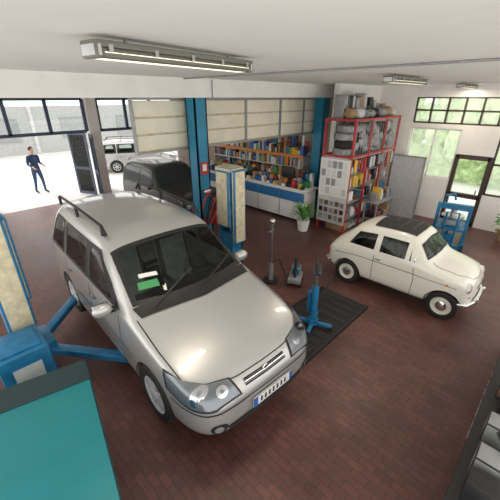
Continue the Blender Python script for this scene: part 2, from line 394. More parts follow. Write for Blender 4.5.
def classic(name,loc,rot,paint,scale=1.):
    root=empty(name,loc,rot,scale)
    def hd(y,w,zb,zm,belt,top): return sec(y,w,zb,zm,belt,w*.93,belt+(top-belt)*.45,w*.72,top-.045,w*.38,top-.008,top+.005)
    S=[hd(.15,.30,.36,.46,.56,.61),hd(.17,.45,.30,.45,.61,.70),hd(.22,.56,.27,.45,.66,.80),hd(.34,.615,.24,.46,.72,.875),hd(.55,.64,.22,.46,.76,.935),
       hd(.76,.652,.22,.46,.79,.965),
       sec(.88,.655,.21,.46,.81,.62,.86,.56,.965,.34,1.005,1.015),
       sec(1.14,.66,.21,.46,.83,.625,.89,.525,1.25,.36,1.33,1.345),
       sec(1.34,.66,.21,.46,.83,.625,.89,.52,1.30,.36,1.385,1.40),
       sec(1.78,.66,.21,.46,.83,.62,.89,.515,1.30,.35,1.38,1.395),
       sec(2.14,.66,.21,.46,.83,.615,.89,.51,1.27,.35,1.345,1.36),
       sec(2.38,.655,.22,.46,.81,.605,.87,.49,1.18,.33,1.25,1.265),
       sec(2.60,.645,.23,.46,.77,.585,.83,.46,.98,.30,1.03,1.04),
       sec(2.80,.60,.25,.46,.69,.54,.74,.42,.83,.27,.86,.87),
       sec(2.93,.48,.30,.45,.60,.43,.64,.34,.68,.2,.70,.70),
       sec(2.97,.36,.36,.45,.54,.32,.56,.25,.58,.14,.59,.59)]
    wy=[(.53,.265),(2.37,.265)]
    me,bvh=hull(S,wy,.305,.22,paint,.66)
    C=Car(bvh)
    b=B()
    C.window(b,[(-.50,.95,.99),(0,.885,1.03),(.50,.95,.99)],[(-.44,1.09,1.21),(0,1.06,1.28),(.44,1.09,1.21)],FGLASS,n=26,mm=12,bw=.035)
    C.window(b,[(-.38,2.58,1.04),(.38,2.58,1.04)],[(-.36,2.40,1.22),(.36,2.40,1.22)],FGLASS,bw=.035)
    for r0,r1 in (([(.64,1.16,.91),(.64,1.22,.91)],[(.53,1.20,1.21),(.53,1.22,1.22)]),
                  ([(.64,1.27,.91),(.64,1.78,.91)],[(.53,1.27,1.24),(.53,1.78,1.24)]),
                  ([(.63,1.86,.91),(.62,2.44,.91)],[(.53,1.86,1.24),(.51,2.26,1.20)])):
        C.window(b,r0,r1,FGLASS,mirror=True,bw=.028,bm=IVORY)
    C.patch(b,[(-.43,1.20,1.40),(0,1.17,1.42),(.43,1.20,1.40)],[(-.43,2.02,1.38),(0,2.04,1.40),(.43,2.02,1.38)],ROOFCL,.014,26,20)
    for yy in (1.35,1.55,1.75,1.92): C.strip(b,[(-.43,yy,1.4),(0,yy,1.44),(.43,yy,1.4)],.03,BLACK,.020,20)
    C.strip(b,[(.67,1.10,.82),(.67,1.06,.6),(.67,1.08,.26),(.67,1.84,.26),(.67,1.84,.84)],.010,BLACK,.003,50,True)
    C.strip(b,[(.0,.20,.74),(.25,.23,.77),(.44,.42,.84),(.50,.75,.92),(.48,.84,.97)],.010,BLACK,.003,40,True)
    C.strip(b,[(.68,.85,.245),(.68,2.05,.245)],.05,LGREY,.006,20,True)
    C.strip(b,[(.66,.36,.67),(.68,1.2,.71),(.68,2.2,.71),(.64,2.7,.65)],.012,CHROME,.006,40,True)
    C.strip(b,[(0,2.64,.99),(.32,2.66,.95),(.36,2.80,.82),(.30,2.93,.64),(0,2.95,.60)],.010,BLACK,.003,40,True)
    for k in range(5): C.strip(b,[(-.2,2.67+k*.03,.97-k*.03),(.2,2.67+k*.03,.97-k*.03)],.02,DARK,.004,8)
    for sd in (1,-1):
        o=(sd*.45,.235,.665)
        b.lathe([(-.12,.10),(.0,.105),(.022,.098),(.024,.088)],o,paint,axis='y',side=-1,seg=28)
        b.lathe([(.0,.095),(.032,.092),(.034,.083)],o,CHROME,axis='y',side=-1,seg=28)
        b.lathe([(.03,.085),(.05,.055),(.056,.001)],o,LENS,axis='y',side=-1,seg=28)
        b.sph((sd*.46,.19,.515),.03,AMBER,(1,.7,.8)); b.sph((sd*.65,.52,.70),.018,AMBER,(.6,1.4,.8))
        b.box((sd*.665,1.75,.77),(.03,.10,.02),CHROME,.006)
        b.sph((sd*.53,2.88,.57),.05,RED,(.7,.6,1.3))
        b.cyl((sd*.60,1.12,.90),(sd*.70,1.08,1.0),.006,CHROME); b.sph((sd*.71,1.08,1.01),.045,CHROME,(1,.35,1))
        C.strip(b,[(sd*.30,.90,.99),(sd*.02,.97,1.10)],.012,BLACK,.02,8)
        b.sph((sd*.26,.09,.40),.03,CHROME,(.8,.9,2.2)); b.sph((sd*.26,3.01,.40),.03,CHROME,(.8,.9,2.2))
    b.tube([(-.60,.32,.38),(-.52,.19,.38),(-.30,.12,.38),(0,.105,.38),(.30,.12,.38),(.52,.19,.38),(.60,.32,.38)],.028,CHROME)
    b.tube([(-.60,2.80,.38),(-.50,2.93,.38),(0,3.0,.38),(.50,2.93,.38),(.60,2.80,.38)],.028,CHROME)
    b.sph((0,.16,.62),.03,CHROME,(1,.4,.6)); b.box((.09,.155,.62),(.2,.008,.012),CHROME); b.box((-.09,.155,.62),(.2,.008,.012),CHROME)
    b.box((0,.10,.30),(.30,.01,.09),BLACK,.003)
    b.done('fittings',parent=root)
    C.body(me,paint,root)
    b=B()
    b.bx(-.52,.52,.85,2.3,.33,.36,DARK); b.box((0,.98,.84),(1.0,.14,.12),paint,.03); steer(b,.26,1.25,.86,.17,BLACK)
    for x in (-.27,.27): seat(b,x,1.45,.52,.42,TAN,.5)
    b.box((0,2.05,.58),(.95,.4,.12),TAN,.04); b.box((0,2.28,.74),(.95,.1,.3),TAN,.04,rot=(-.4,0,0))
    b.done('cabin',parent=root)
    b=B()
    for y,z in wy:
        for sd in (1,-1): wheel(b,(sd*.565,y,z),.265,.135,sd,'steel',IVORY)
    b.bx(-.45,.45,.5,.56,.2,.26,DARK); b.bx(-.45,.45,2.3,2.4,.2,.28,DARK)
    b.done('wheels',parent=root)
    return root

def suv(name,loc,rot,paint,scale=1.):
    root=empty(name,loc,rot,scale)
    def hd(y,w,zb,zm,belt,top): return sec(y,w,zb,zm,belt,w*.97,belt+(top-belt)*.6,w*.88,top-.01,w*.42,top,top+.01)
    S=[hd(0,.72,.42,.6,.84,.90),hd(.04,.80,.36,.6,.93,.99),hd(.2,.83,.34,.6,.96,1.04),hd(.7,.84,.34,.6,.98,1.08),
       hd(1.15,.84,.34,.6,1.0,1.10),sec(1.25,.84,.34,.6,1.02,.82,1.06,.77,1.13,.4,1.16,1.17),
       sec(1.62,.84,.34,.6,1.04,.81,1.10,.71,1.62,.4,1.70,1.71),sec(1.75,.84,.34,.6,1.04,.81,1.10,.70,1.68,.4,1.76,1.77),
       sec(2.8,.84,.34,.6,1.04,.81,1.10,.70,1.69,.4,1.77,1.78),sec(3.5,.83,.36,.6,1.04,.80,1.10,.69,1.66,.4,1.74,1.75),
       sec(3.62,.82,.38,.6,1.0,.78,1.08,.68,1.5,.4,1.55,1.55),sec(3.68,.78,.42,.6,.85,.74,.9,.64,.95,.4,.96,.96)]
    wy=[(.75,.36),(2.95,.36)]
    me,bvh=hull(S,wy,.41,.27,paint,.84,3); C=Car(bvh)
    C.body(me,paint,root,False)
    b=B()
    C.patch(b,[(-.74,1.27,1.17),(0,1.24,1.19),(.74,1.27,1.17)],[(-.66,1.58,1.62),(0,1.56,1.66),(.66,1.58,1.62)],DGLASS,.008,16,8)
    for y0,y1,t0 in ((1.5,2.3,1.72),(2.4,3.4,2.4)):
        C.patch(b,[(.83,y0,1.12),(.83,y1,1.12)],[(.73,t0,1.58),(.73,y1,1.58)],DGLASS,.008,12,6,True)
    C.patch(b,[(-.45,0,.72),(.45,0,.72)],[(-.45,.0,.88),(.45,.0,.88)],LGREY,.006,10,4)
    for sd in (1,-1):
        b.box((sd*.60,.0,.80),(.20,.05,.15),LENS,.02); b.box((sd*.95,1.45,1.18),(.18,.08,.15),BLACK,.03)
        b.tube([(sd*.60,1.8,1.76),(sd*.60,1.9,1.83),(sd*.60,3.2,1.83),(sd*.60,3.3,1.74)],.018,STEEL)
    b.box((0,-.06,.5),(1.55,.14,.20),BLACK,.04); b.box((0,-.14,.5),(.5,.01,.11),WHITE)
    b.box((0,3.78,.95),(.62,.2,.62),BLACK,.08)
    C.strip(b,[(.74,1.2,1.1),(.74,.5,1.06),(.70,.1,1.0),(0,.05,.99)],.012,BLACK,.003,30,True)
    b.done('fittings',parent=root)
    b=B()
    for y,z in wy:
        for sd in (1,-1): wheel(b,(sd*.73,y,z),.36,.2,sd,'alloy',LGREY)
    b.bx(-.6,.6,.7,.8,.3,.4,DARK); b.done('wheels',parent=root)
    return root
# ------------------------------------------------------------------ room shell
H=3.75
b=B(); b.bx(-2.2,11.05,-2.2,12.7,-.2,0,FLOOR); b.done('floor')
b=B(); b.bx(-2.2,11.05,-2.2,12.7,H,H+.2,CEIL); b.done('ceiling')
def wall(name,x0,x1,y0,y1,z0,z1,m=WALL):
    b=B(); b.bx(x0,x1,y0,y1,z0,z1,m); return b.done(name)
b=B()
b.bx(-2.2,1.2,12.5,12.7,0,H,WALL); b.bx(4.72,5.08,12.4,12.75,0,H,WALL); b.bx(8.3,9.8,12.5,12.7,0,H,WALL); b.bx(-2.2,9.8,12.5,12.7,3.43,H,WALL)
b.done('wall_north')
def framed(name,x0,x1,z0,z1,cols,rows,m,y=12.55,t=.05):
    b=B()
    for i in range(cols+1):
        x=x0+(x1-x0)*i/cols; b.bx(x-t/2,x+t/2,y-.04,y+.04,z0,z1,m)
    for j in range(rows+1):
        z=z0+(z1-z0)*j/rows; b.bx(x0,x1,y-.04,y+.04,z-t/2,z+t/2,m)
    b.bx(x0,x1,y-.004,y+.004,z0,z1,GLASS)
    return b.done(name)
framed('window_1',1.25,4.66,2.35,3.38,3,1,BFRAME,t=.10)
framed('window_2',5.14,8.24,2.35,3.38,3,1,BFRAME,t=.10)
def leaf(name,hx,hy,ang,w=.85):
    b=B()
    for z in (.06,1.0,2.24): b.bx(0,w,-.02,.02,z-.05,z+.05,BFRAME)
    for x in (0.03,w-.03): b.bx(x-.04,x+.04,-.025,.025,.02,2.28,BFRAME)
    b.bx(.03,w-.03,-.004,.004,.1,2.2,GLASS)
    return b.done(name,(hx,hy,0),math.radians(ang))
leaf('door_1',4.66,12.45,-105); leaf('door_2',4.66,12.8,112); leaf('door_3',5.14,12.8,70)
leaf('door_4',1.3,12.8,80)
X=10.85
b=B()
b.bx(X,X+.2,-2.2,1.55,0,.95,WALL); b.bx(X,X+.2,2.45,4.9,0,1.25,WALL); b.bx(X,X+.2,3.80,4.9,1.25,H,WALL)
b.bx(X,X+.2,-2.2,3.8,3.43,H,WALL); b.bx(X,X+.2,-2.2,3.8,2.62,2.74,WALL); b.bx(X,X+.2,1.55,2.45,1.98,2.62,WALL)
b.done('wall_east')
def ywin(b,y0,y1,z0,z1,cols,rows,m,t=.05):
    for i in range(cols+1):
        y=y0+(y1-y0)*i/cols; b.bx(X+.03,X+.11,y-t/2,y+t/2,z0,z1,m)
    for j in range(rows+1):
        z=z0+(z1-z0)*j/rows; b.bx(X+.03,X+.11,y0,y1,z-t/2,z+t/2,m)
    b.bx(X+.066,X+.074,y0,y1,z0,z1,EGLASS)
b=B(); ywin(b,-2.1,3.78,2.76,3.42,14,2,FRAME,.045); b.done('window_3')
b=B(); ywin(b,2.47,3.78,1.27,2.60,2,1,WHITE,.04); b.done('window_4')
b=B(); ywin(b,-2.1,1.53,.97,2.60,5,2,FRAME,.05); b.done('window_5')
b=B()
for y in (1.60,2.40): b.bx(X-.02,X+.10,y-.05,y+.05,0,1.96,FRAME)
for z in (.08,.85,1.92): b.bx(X-.02,X+.10,1.6,2.4,z-.06,z+.06,FRAME)
b.bx(X+.03,X+.04,1.6,2.4,.1,1.9,GLASS); b.box((X-.05,1.72,1.0),(.03,.03,.12),STEEL)
b.done('door_5')
wall('wall_storeroom',8.35,X,4.9,5.05,0,H)
wall('wall_shop',9.6,9.8,5.05,12.5,0,H,BACKW)
b=B(); b.bx(-2.2,9.6,5.55,6.2,3.42,H,WALL); b.done('beam')
b=B()
xs=[3.07,4.55,6.0,7.3,8.35,9.2]
b.bx(3.09,9.18,6.02,6.04,2.46,3.37,CREAM)
for x0,x1 in zip(xs,xs[1:]):
    for k in range(3):
        z0=2.47+k*.303
        b.bx(x0+.03,x1-.03,6.0,6.05,z0+.008,z0+.295,PANEL,.012)
    for x in (x0+.015,x1-.015): b.bx(x-.018,x+.018,5.98,6.07,2.44,3.41,GREY)
b.bx(3.07,9.2,5.97,6.07,2.42,2.46,GREY); b.bx(3.07,9.2,5.97,6.07,3.38,3.41,GREY)
b.done('overhead_door_panels')
for x,y in ((4.34,5.75),(8.92,5.75)):
    b=B(); q=.15
    b.bx(x-q,x+q,y-q,y-q+.03,0,3.42,BLUE); b.bx(x-q,x+q,y+q-.03,y+q,0,3.42,BLUE); b.bx(x-q,x-q+.03,y-q,y+q,0,3.42,BLUE); b.bx(x+q-.03,x+q,y-q,y+q,0,3.42,BLUE)
    b.bx(x-.2,x+.2,y-.17,y+.17,0,.03,BLUE)
    b.done('steel_column')
b=B(); b.cyl((3.95,-2,3.735),(3.95,5.54,3.735),.012,GREY); b.tube([(4.6,5.53,3.735),(4.6,5.53,3.42)],.012,GREY)
for k in range(8): b.box((3.95,-1.6+k,3.74),(.05,.02,.02),GREY)
b.done('ceiling_conduit')
# ------------------------------------------------------------------ lamps
TUBE=mat('lamp_diffuser',(1,.90,.66),.4,emit=1.3)
def lamp(x,y,rot=0,L=1.5):
    b=B()
    b.bx(-L/2,L/2,-.08,.08,-.035,0,mat('lamp_housing',(.16,.16,.13),.5),.008)
    b.box((0,0,-.06),(L-.05,.145,.06),TUBE,.028)
    for s in (-1,1): b.box((s*(L/2-.02),0,-.05),(.05,.16,.085),LGREY,.015)
    for k in range(-2,3):
        for s in (-1,1): b.box((k*.33,s*.078,-.04),(.03,.012,.04),STEEL)
    for s in (-1,1): b.cyl((s*.5,0,-.01),(s*.5,0,.025),.012,GREY)
    o=b.done('fluorescent_lamp',(x,y,H-.03),rot)
    L_=bpy.data.lights.new('tube_light','AREA'); L_.shape='RECTANGLE'; L_.size=L; L_.size_y=.14; L_.energy=20; L_.color=(1,.88,.70)
    lo=bpy.data.objects.new('tube_light',L_); COL.objects.link(lo); lo.parent=o; lo.location=(0,0,-.10)
lamp(1.63,2.25,math.radians(9)); lamp(6.1,2.35); lamp(10.05,2.4,L=1.3)
# ------------------------------------------------------------------ vehicles
van('minivan',(1.98,1.64,.07),math.radians(-3),SILVER,1.10)
classic('vintage_city_car',(6.08,.38,0),0,IVORY,.95)
suv('off_road_vehicle',(5.45,7.05,0),0,DGREEN,.94)
van('estate_car',(10.2,15.4,-.02),math.radians(62),SILVER,.92,lv=3)
# ------------------------------------------------------------------ two-post lift
b=B()
for cx,sd in ((.36,1),(4.15,-1)):
    cy=4.6
    b.bx(cx-.14,cx+.14,cy-.20,cy-.16,0,2.2,LBLUE); b.bx(cx-.14,cx+.14,cy+.16,cy+.20,0,2.2,LBLUE)
    b.bx(cx-sd*.14,cx-sd*.10,cy-.2,cy+.2,0,2.2,LBLUE); b.bx(cx-.22,cx+.22,cy-.26,cy+.26,0,.04,LBLUE)
    b.bx(cx+sd*.02,cx+sd*.12,cy-.15,cy+.15,.3,.95,LBLUE)
    b.cyl((cx,cy,.05),(cx,cy,2.25),.03,STEEL)
    b.box((cx,cy-.25,1.50),(.30,.09,1.45),CREAM,.03); b.box((cx+sd*.17,cy,1.65),(.07,.36,1.1),CREAM,.03); b.box((cx-sd*.17,cy-.03,1.65),(.05,.36,1.1),CREAM,.02)
    b.bx(cx-.17,cx+.17,cy-.22,cy+.22,2.18,2.26,CREAM if sd<0 else LBLUE,.01)
    b.bx(cx+sd*.05,cx+sd*.30,cy-.25,cy+.25,.26,.42,LBLUE,.015)
    for ex,ey in ((1.35,3.35),(1.4,5.6)):
        tx=ex if sd>0 else 4.2-ex-.05
        p=Vector((cx+sd*.2,cy+(.15 if ey>cy else -.15),.33)); q=Vector((tx,ey,.22)); d=q-p
        b.box((p+q)/2,(d.length,.13,.09),LBLUE,.01,rot=(0,0,math.atan2(d.y,d.x))); b.cyl((tx,ey,.2),(tx,ey,.27),.07,BLACK)
b.box((.22,3.95,.5),(.50,.55,.75),LBLUE,.02); b.box((.22,3.66,.6),(.3,.02,.3),LGREY,.01); b.box((.22,3.95,.89),(.4,.42,.03),LBLUE,.01)
b.bx(-.05,.5,3.7,4.2,0,.13,BLACK)
b.done('two_post_car_lift')
b=B()
for k in range(3):
    b.tube([(4.36+.05*k+.16*math.sin(t*.7+k),5.54-.03*k,1.15+.35*math.cos(t*.7)) for t in range(9)],.022,RED if k!=1 else BLACK,closed=True)
b.box((4.36,5.57,1.55),(.2,.06,.1),STEEL,.01)
b.done('air_hose')
b=B()
b.lathe([(0,.001),(0,.08),(.45,.08),(.52,.05),(.55,.02),(.58,.02),(.6,.001)],(0,0,0),RED,axis='z',seg=24)
b.box((0,-.03,.62),(.04,.14,.03),BLACK,.005); b.tube([(0,.03,.58),(.1,.03,.5),(.11,.0,.25),(.09,0,.1)],.012,BLACK); b.box((0,-.083,.28),(.09,.01,.14),PAPER); b.box((0,.10,.3),(.06,.08,.3),GREY)
b.done('fire_extinguisher',(4.62,5.62,.75))
b=B(); b.box((0,0,0),(.2,.01,.26),RED); b.box((0,-.007,.02),(.1,.005,.14),WHITE); b.done('safety_sign',(4.34,5.59,2.05))
# ------------------------------------------------------------------ floor plate, jack, stands
b=B()
b.bx(3.0,4.95,1.88,2.82,0.0,.03,DARK,.008)
for k in range(10): b.bx(3.05+k*.19,3.14+k*.19,1.95,2.75,.03,.036,BLACK)
b.bx(3.0,4.95,1.86,1.90,.0,.045,BLACK); b.bx(3.0,4.95,2.80,2.84,.0,.045,BLACK)
b.done('steel_floor_plate')
b=B()
b.cyl((0,0,.06),(0,0,.75),.055,LBLUE); b.cyl((0,0,.75),(0,0,1.02),.03,STEEL); b.cyl((0,0,.05),(0,0,.14),.09,LBLUE)
for a in (20,110,200,290):
    t=math.radians(a); q=Vector((math.cos(t)*.30,math.sin(t)*.30,.07)); b.box(q*.5+Vector((0,0,.035)),(.32,.06,.05),LBLUE,.008,rot=(0,0,t)); b.cyl(q-Vector((0,0,.065)),q,.03,BLACK)
b.box((0,0,1.04),(.30,.1,.03),BLACK,.006,rot=(0,0,.6)); b.tube([(-.16,-.08,1.1),(-.14,-.1,1.04),(.14,.1,1.04),(.2,.16,1.1)],.016,BLACK); b.tube([(.05,0,.5),(.22,-.06,.62),(.3,-.1,.85)],.014,BLACK)
b.box((.0,.08,.45),(.09,.06,.35),LBLUE,.01)
b.done('transmission_jack',(3.80,2.28,.036))
b=B()
b.cyl((0,0,.04),(0,0,1.25),.022,STEEL); b.cyl((0,0,0),(0,0,.04),.16,BLACK,seg=24); b.sph((0,0,1.3),.06,STEEL); b.box((0,0,1.1),(.2,.03,.03),BLACK,.005); b.cyl((0,0,.04),(0,0,.4),.05,GREY)
b.tube([(0,.0,.4),(.12,-.1,.5),(.18,-.14,.3),(.25,-.2,.1)],.014,BLACK)
b.done('support_stand',(4.45,3.75,0))
b=B()
b.box((0,0,.12),(.42,.26,.1),GREY,.02); b.cyl((-.1,0,.17),(.0,0,.55),.03,BLACK); b.box((.1,0,.25),(.2,.18,.16),LBLUE,.02)
for x in (-.17,.17):
    for y in (-.12,.12): b.cyl((x,y-.02,.035),(x,y+.02,.035),.035,BLACK)
b.done('trolley_jack',(4.75,3.35,0),.5)
# ------------------------------------------------------------------ counter + goods
b=B()
b.bx(7.62,8.2,5.25,10.6,.08,.95,WHITE,.01); b.bx(7.66,8.2,5.3,10.6,0,.08,BLACK); b.bx(7.56,8.26,5.20,10.65,.95,1.0,WHITE,.008)
b.bx(7.60,7.62,5.25,10.6,.62,.90,mat('counter_blue',(.03,.17,.42),.4))
for k in range(6): b.bx(7.598,7.61,5.25+k*.9,5.26+k*.9,.1,.93,GREY)
b.done('service_counter')
pal=[RED,YEL,ORA,GREEN,PBLUE,WHITE,PAPER,CARD,BLACK,LGREY,LBLUE,BROWN,CARD,BLACK,GREY]
b=B()
for xx in (7.64,7.80,7.95,8.08):
    y=5.35
    while y<10.4:
        w=random.uniform(.05,.17); h=random.uniform(.05,.22)+(xx-7.64)*.4; d=random.uniform(.09,.14)
        if random.random()<.85: b.bx(xx,xx+d,y,y+w*.9,1.0,1.0+h,random.choice(pal),.003)
        y+=w+.015
b.box((7.9,6.1,1.38),(.06,.48,.32),BLACK,.01); b.box((7.92,6.1,1.05),(.2,.25,.02),BLACK); b.cyl((7.92,6.1,1.0),(7.92,6.1,1.3),.03,BLACK)
b.done('counter_merchandise')
b=B()
for z in (.1,.5,.9,1.28,1.66): b.bx(9.0,9.4,6.35,10.9,z-.02,z+.01,WHITE)
b.bx(9.38,9.42,6.35,10.9,0,1.75,LGREY); b.bx(8.98,9.0,6.35,10.9,1.60,1.70,ORA)
for k in range(6): b.bx(9.0,9.4,6.35+k*.9,6.38+k*.9,0,1.68,LGREY)
for z in (.11,.51,.91,1.29,1.67):
    y=6.4
    while y<10.8:
        w=random.uniform(.05,.14); h=random.uniform(.16,.34)
        if random.random()<.97: b.bx(9.04,9.04+random.uniform(.15,.3),y,y+w*.95,z,z+h,random.choice(pal))
        y+=w+.004
for y0 in (6.4,7.3,8.2,9.1,10.0):
    for k in range(6): b.cyl((9.34,y0+.08+k*.14,1.70),(9.34,y0+.08+k*.14,1.70+random.uniform(.35,.6)),.05,random.choice(pal),seg=10)
b.done('product_shelf')
b=B()
for y0 in (7.2,8.6,10.0):
    b.bx(9.57,9.6,y0,y0+1.1,2.05,2.4,WHITE); b.bx(9.565,9.57,y0+.05,y0+1.05,2.1,2.2,random.choice([RED,PBLUE,YEL]))
b.done('wall_posters')
b=B()
b.lathe([(0,.001),(0,.13),(.30,.18),(.32,.18),(.30,.16),(.28,.001)],(0,0,0),WHITE,axis='z',seg=24)
LEAF=mat('leaf_green',(.10,.30,.05),.5,noise=.4,nscale=12)
for k in range(80):
    a=random.uniform(0,6.28); L=random.uniform(.25,.5); up=random.uniform(.15,.45); w=.02
    pts=[]
    for i in range(6):
        t=i/5; pts.append(Vector((math.cos(a)*L*t,math.sin(a)*L*t,.3+up*math.sin(t*2.4)*1.1)))
    sd=Vector((-math.sin(a),math.cos(a),0))
    b.grid([[p+sd*w*(1-(i/5)**2+.05) for i,p in enumerate(pts)],[p-sd*w*(1-(i/5)**2+.05) for i,p in enumerate(pts)]],LEAF)
b.done('potted_spider_plant',(7.22,4.95,0),norm=False)
# ------------------------------------------------------------------ storage rack
b=B()
x0,x1,y0,y1=7.75,10.35,4.0,4.82
for x in (x0,x0+.87,x0+1.74,x1):
    for y in (y0,y1): b.bx(x-.025,x+.025,y-.025,y+.025,0,2.95,RED)
for z in (2.05,2.92):
    b.bx(x0,x1,y0-.02,y0+.02,z-.025,z+.025,RED); b.bx(x0-.02,x0+.02,y0,y1,z-.025,z+.025,RED); b.bx(x0,x1,y1-.02,y1+.02,z-.025,z+.025,RED)
b.bx(x0,x1,y0,y1,2.0,2.03,LGREY); b.bx(x0,x1,y0,y1,2.90,2.93,GREY)
for k in range(18): b.cyl((x0+.1+k*.145,y0,2.05),(x0+.1+k*.145,y0,2.9),.006,GREY,seg=6)   # wire cage front
for z in (.35,.8,1.2,1.6): b.bx(x0+.02,x1,y0+.05,y1,z-.015,z+.015,GREY)
b.done('storage_rack')
BAG=mat('plastic_bag',(.26,.27,.28),.3,noise=.4,nscale=10,bump=.6)
b=B()
for i in range(4):
    for k in range(4):
        cx=8.08+i*.62+random.uniform(-.04,.04); z=2.03+.10+k*.19
        b.lathe([(-.09,.17),(-.09,.27),(-.06,.30),(.06,.30),(.09,.27),(.09,.17),(.05,.15),(-.05,.15),(-.09,.17)],(cx,4.40+random.uniform(-.04,.04),z),BAG if random.random()<.55 else RUBBER,axis='z',seg=24)
for i in range(34):
    r=random.uniform(.09,.16); vs=b.sph((random.uniform(7.9,10.2),random.uniform(4.08,4.14),random.uniform(2.15,2.75)),r,random.choice([BAG,BAG,GREY,BLACK,BAG,LGREY,BAG]),(1.2,.6,1),12)
    for v in vs: v.co+=Vector([random.uniform(-.014,.014) for _ in range(3)])
for i in range(12):
    x=7.9+i*.2; w=random.uniform(.12,.2); b.bx(x,x+w,4.45,4.75,2.93,2.93+random.uniform(.2,.6),random.choice([CARD,LGREY,PAPER,BLACK,GREY,BROWN]),.01)
for i in range(9):
    x=7.95+i*.28; r=random.uniform(.12,.18)
    vs=b.sph((x,4.25+random.uniform(-.06,.06),2.93+r*.8),r,random.choice([BAG,BAG,LGREY,BLACK,CARD]),(1.1,1.0,.8),12)
    for v in vs: v.co+=Vector([random.uniform(-.015,.015) for _ in range(3)])
b.done('stored_tyres')
b=B()
for z in (.365,.815,1.215,1.615):
    x=7.85
    while x<10.2:
        w=random.uniform(.06,.2); h=random.uniform(.12,.33)
        if random.random()<.6: b.bx(x,x+w*.95,4.08,4.08+random.uniform(.2,.5),z,z+h,random.choice([CARD,BLACK,GREY,LGREY,RED,PAPER,YEL,BLACK,LBLUE,BROWN]),.006)
        else: b.cyl((x+w/2,4.2,z),(x+w/2,4.2,z+h),w*.45,random.choice([BLACK,GREY,PBLUE,STEEL,RED,PAPER]))
        x+=w+.008
x=7.85
while x<10.2:
    w=random.uniform(.2,.4); b.bx(x,x+w*.9,4.08,4.6,0,random.uniform(.1,.3),random.choice([CARD,BLACK,GREY,LGREY]),.01); x+=w+.03
for k in range(14):
    x=7.9+k*.17; b.cyl((x,3.95,1.98),(x,3.95,1.9-random.uniform(.1,.35)),random.uniform(.012,.05),random.choice([BLACK,STEEL,RED,YEL,GREY]),seg=8)
b.done('stored_tools')
b=B()
b.bx(7.69,7.715,3.98,4.84,.25,2.0,LGREY); b.bx(7.685,7.70,3.98,4.84,1.0,1.98,WHITE)
for i in range(5):
    for j in range(4):
        b.bx(7.676,7.685,4.03+i*.16,4.15+i*.16,1.06+j*.23,1.24+j*.23,random.choice([PAPER,PAPER,LGREY,PAPER,GREY]))
for i in range(5):
    for j in range(3): b.bx(7.66,7.69,4.03+i*.16,4.12+i*.16,.35+j*.2,.47+j*.2,random.choice([GREY,BLACK,BROWN,STEEL]))
b.done('notice_board')
b=B()
for k in range(12): b.bx(10.28,10.31+(.012 if k%2 else 0),3.05+k*.075,3.12+k*.075,0,1.85,LGREY)
b.bx(10.27,10.33,3.02,3.05,0,1.87,GREY); b.bx(10.27,10.33,3.94,3.97,0,1.87,GREY); b.bx(10.27,10.33,3.02,3.97,1.84,1.88,GREY); b.bx(10.1,10.5,3.2,3.24,0,.03,GREY); b.bx(10.1,10.5,3.7,3.74,0,.03,GREY)
b.done('metal_partition')
b=B()
b.bx(8.5,9.6,3.45,3.88,.78,.83,GREY,.005)
for x in (8.55,9.55):
    for y in (3.5,3.83): b.bx(x-.02,x+.02,y-.02,y+.02,0,.8,GREY)
b.bx(8.52,9.58,3.48,3.86,.3,.33,GREY)
for k in range(9): b.bx(8.55+k*.11,8.63+k*.11,3.55,3.55+random.uniform(.1,.25),.83,.83+random.uniform(.08,.35),random.choice(pal),.005)
for k in range(5): b.bx(8.6+k*.2,8.75+k*.2,3.52,3.8,.33,.33+random.uniform(.1,.3),random.choice([CARD,BLACK,RED,GREY]),.005)
b.done('parts_bench')
b=B()
b.bx(-.35,.35,-.3,-.24,.06,.12,LBLUE); b.bx(-.35,.35,.24,.3,.06,.12,LBLUE); b.bx(-.35,-.28,-.3,.3,.06,.12,LBLUE)
for y in (-.27,.27): b.bx(-.05,.05,y-.03,y+.03,.12,.78,LBLUE)
b.bx(-.06,.06,-.3,.3,.75,.85,LBLUE); b.cyl((0,0,.2),(0,0,.75),.05,STEEL); b.bx(-.1,.1,-.12,.12,.08,.25,LBLUE,.01); b.bx(-.3,.3,-.25,.25,.40,.44,LBLUE)
b.tube([(-.3,-.1,.12),(-.45,-.1,.8),(-.45,.1,.8),(-.3,.1,.12)],.018,LBLUE)
for x in (-.3,.3):
    for y in (-.27,.27): b.cyl((x,y-.025,.05),(x,y+.025,.05),.05,BLACK)
b.box((0,0,.52),(.4,.3,.14),GREY,.02); b.lathe([(.60,.001),(.60,.2),(.63,.2),(.64,.12),(.64,.001)],(0,0,0),STEEL,axis='z',seg=24)
b.tube([(.0,.2,.85),(.0,.2,1.0),(.12,.05,1.02),(.12,.02,.9)],.022,LBLUE)
b.done('hydraulic_trolley',(9.0,1.75,0),.2,scale=1.25)
b=B()
b.lathe([(0,.001),(0,.13),(.28,.17),(.26,.15),(.25,.001)],(0,0,0),CARD,axis='z',seg=20)
for k in range(90):
    a=random.uniform(0,6.28); r=random.uniform(.03,.26); z=random.uniform(.3,.75); p=Vector((math.cos(a)*r,math.sin(a)*r,z)); q=Euler((random.uniform(-1,1),random.uniform(-1,1),a)).to_matrix()
    b.grid([[p+q@Vector((0,-.03,0)),p+q@Vector((.09,-.01,0))],[p+q@Vector((0,.03,0)),p+q@Vector((.09,.01,0))]],LEAF)
b.cyl((0,0,.25),(0,0,.6),.012,CARD)
b.done('potted_shrub',(10.3,.75,0),norm=False)
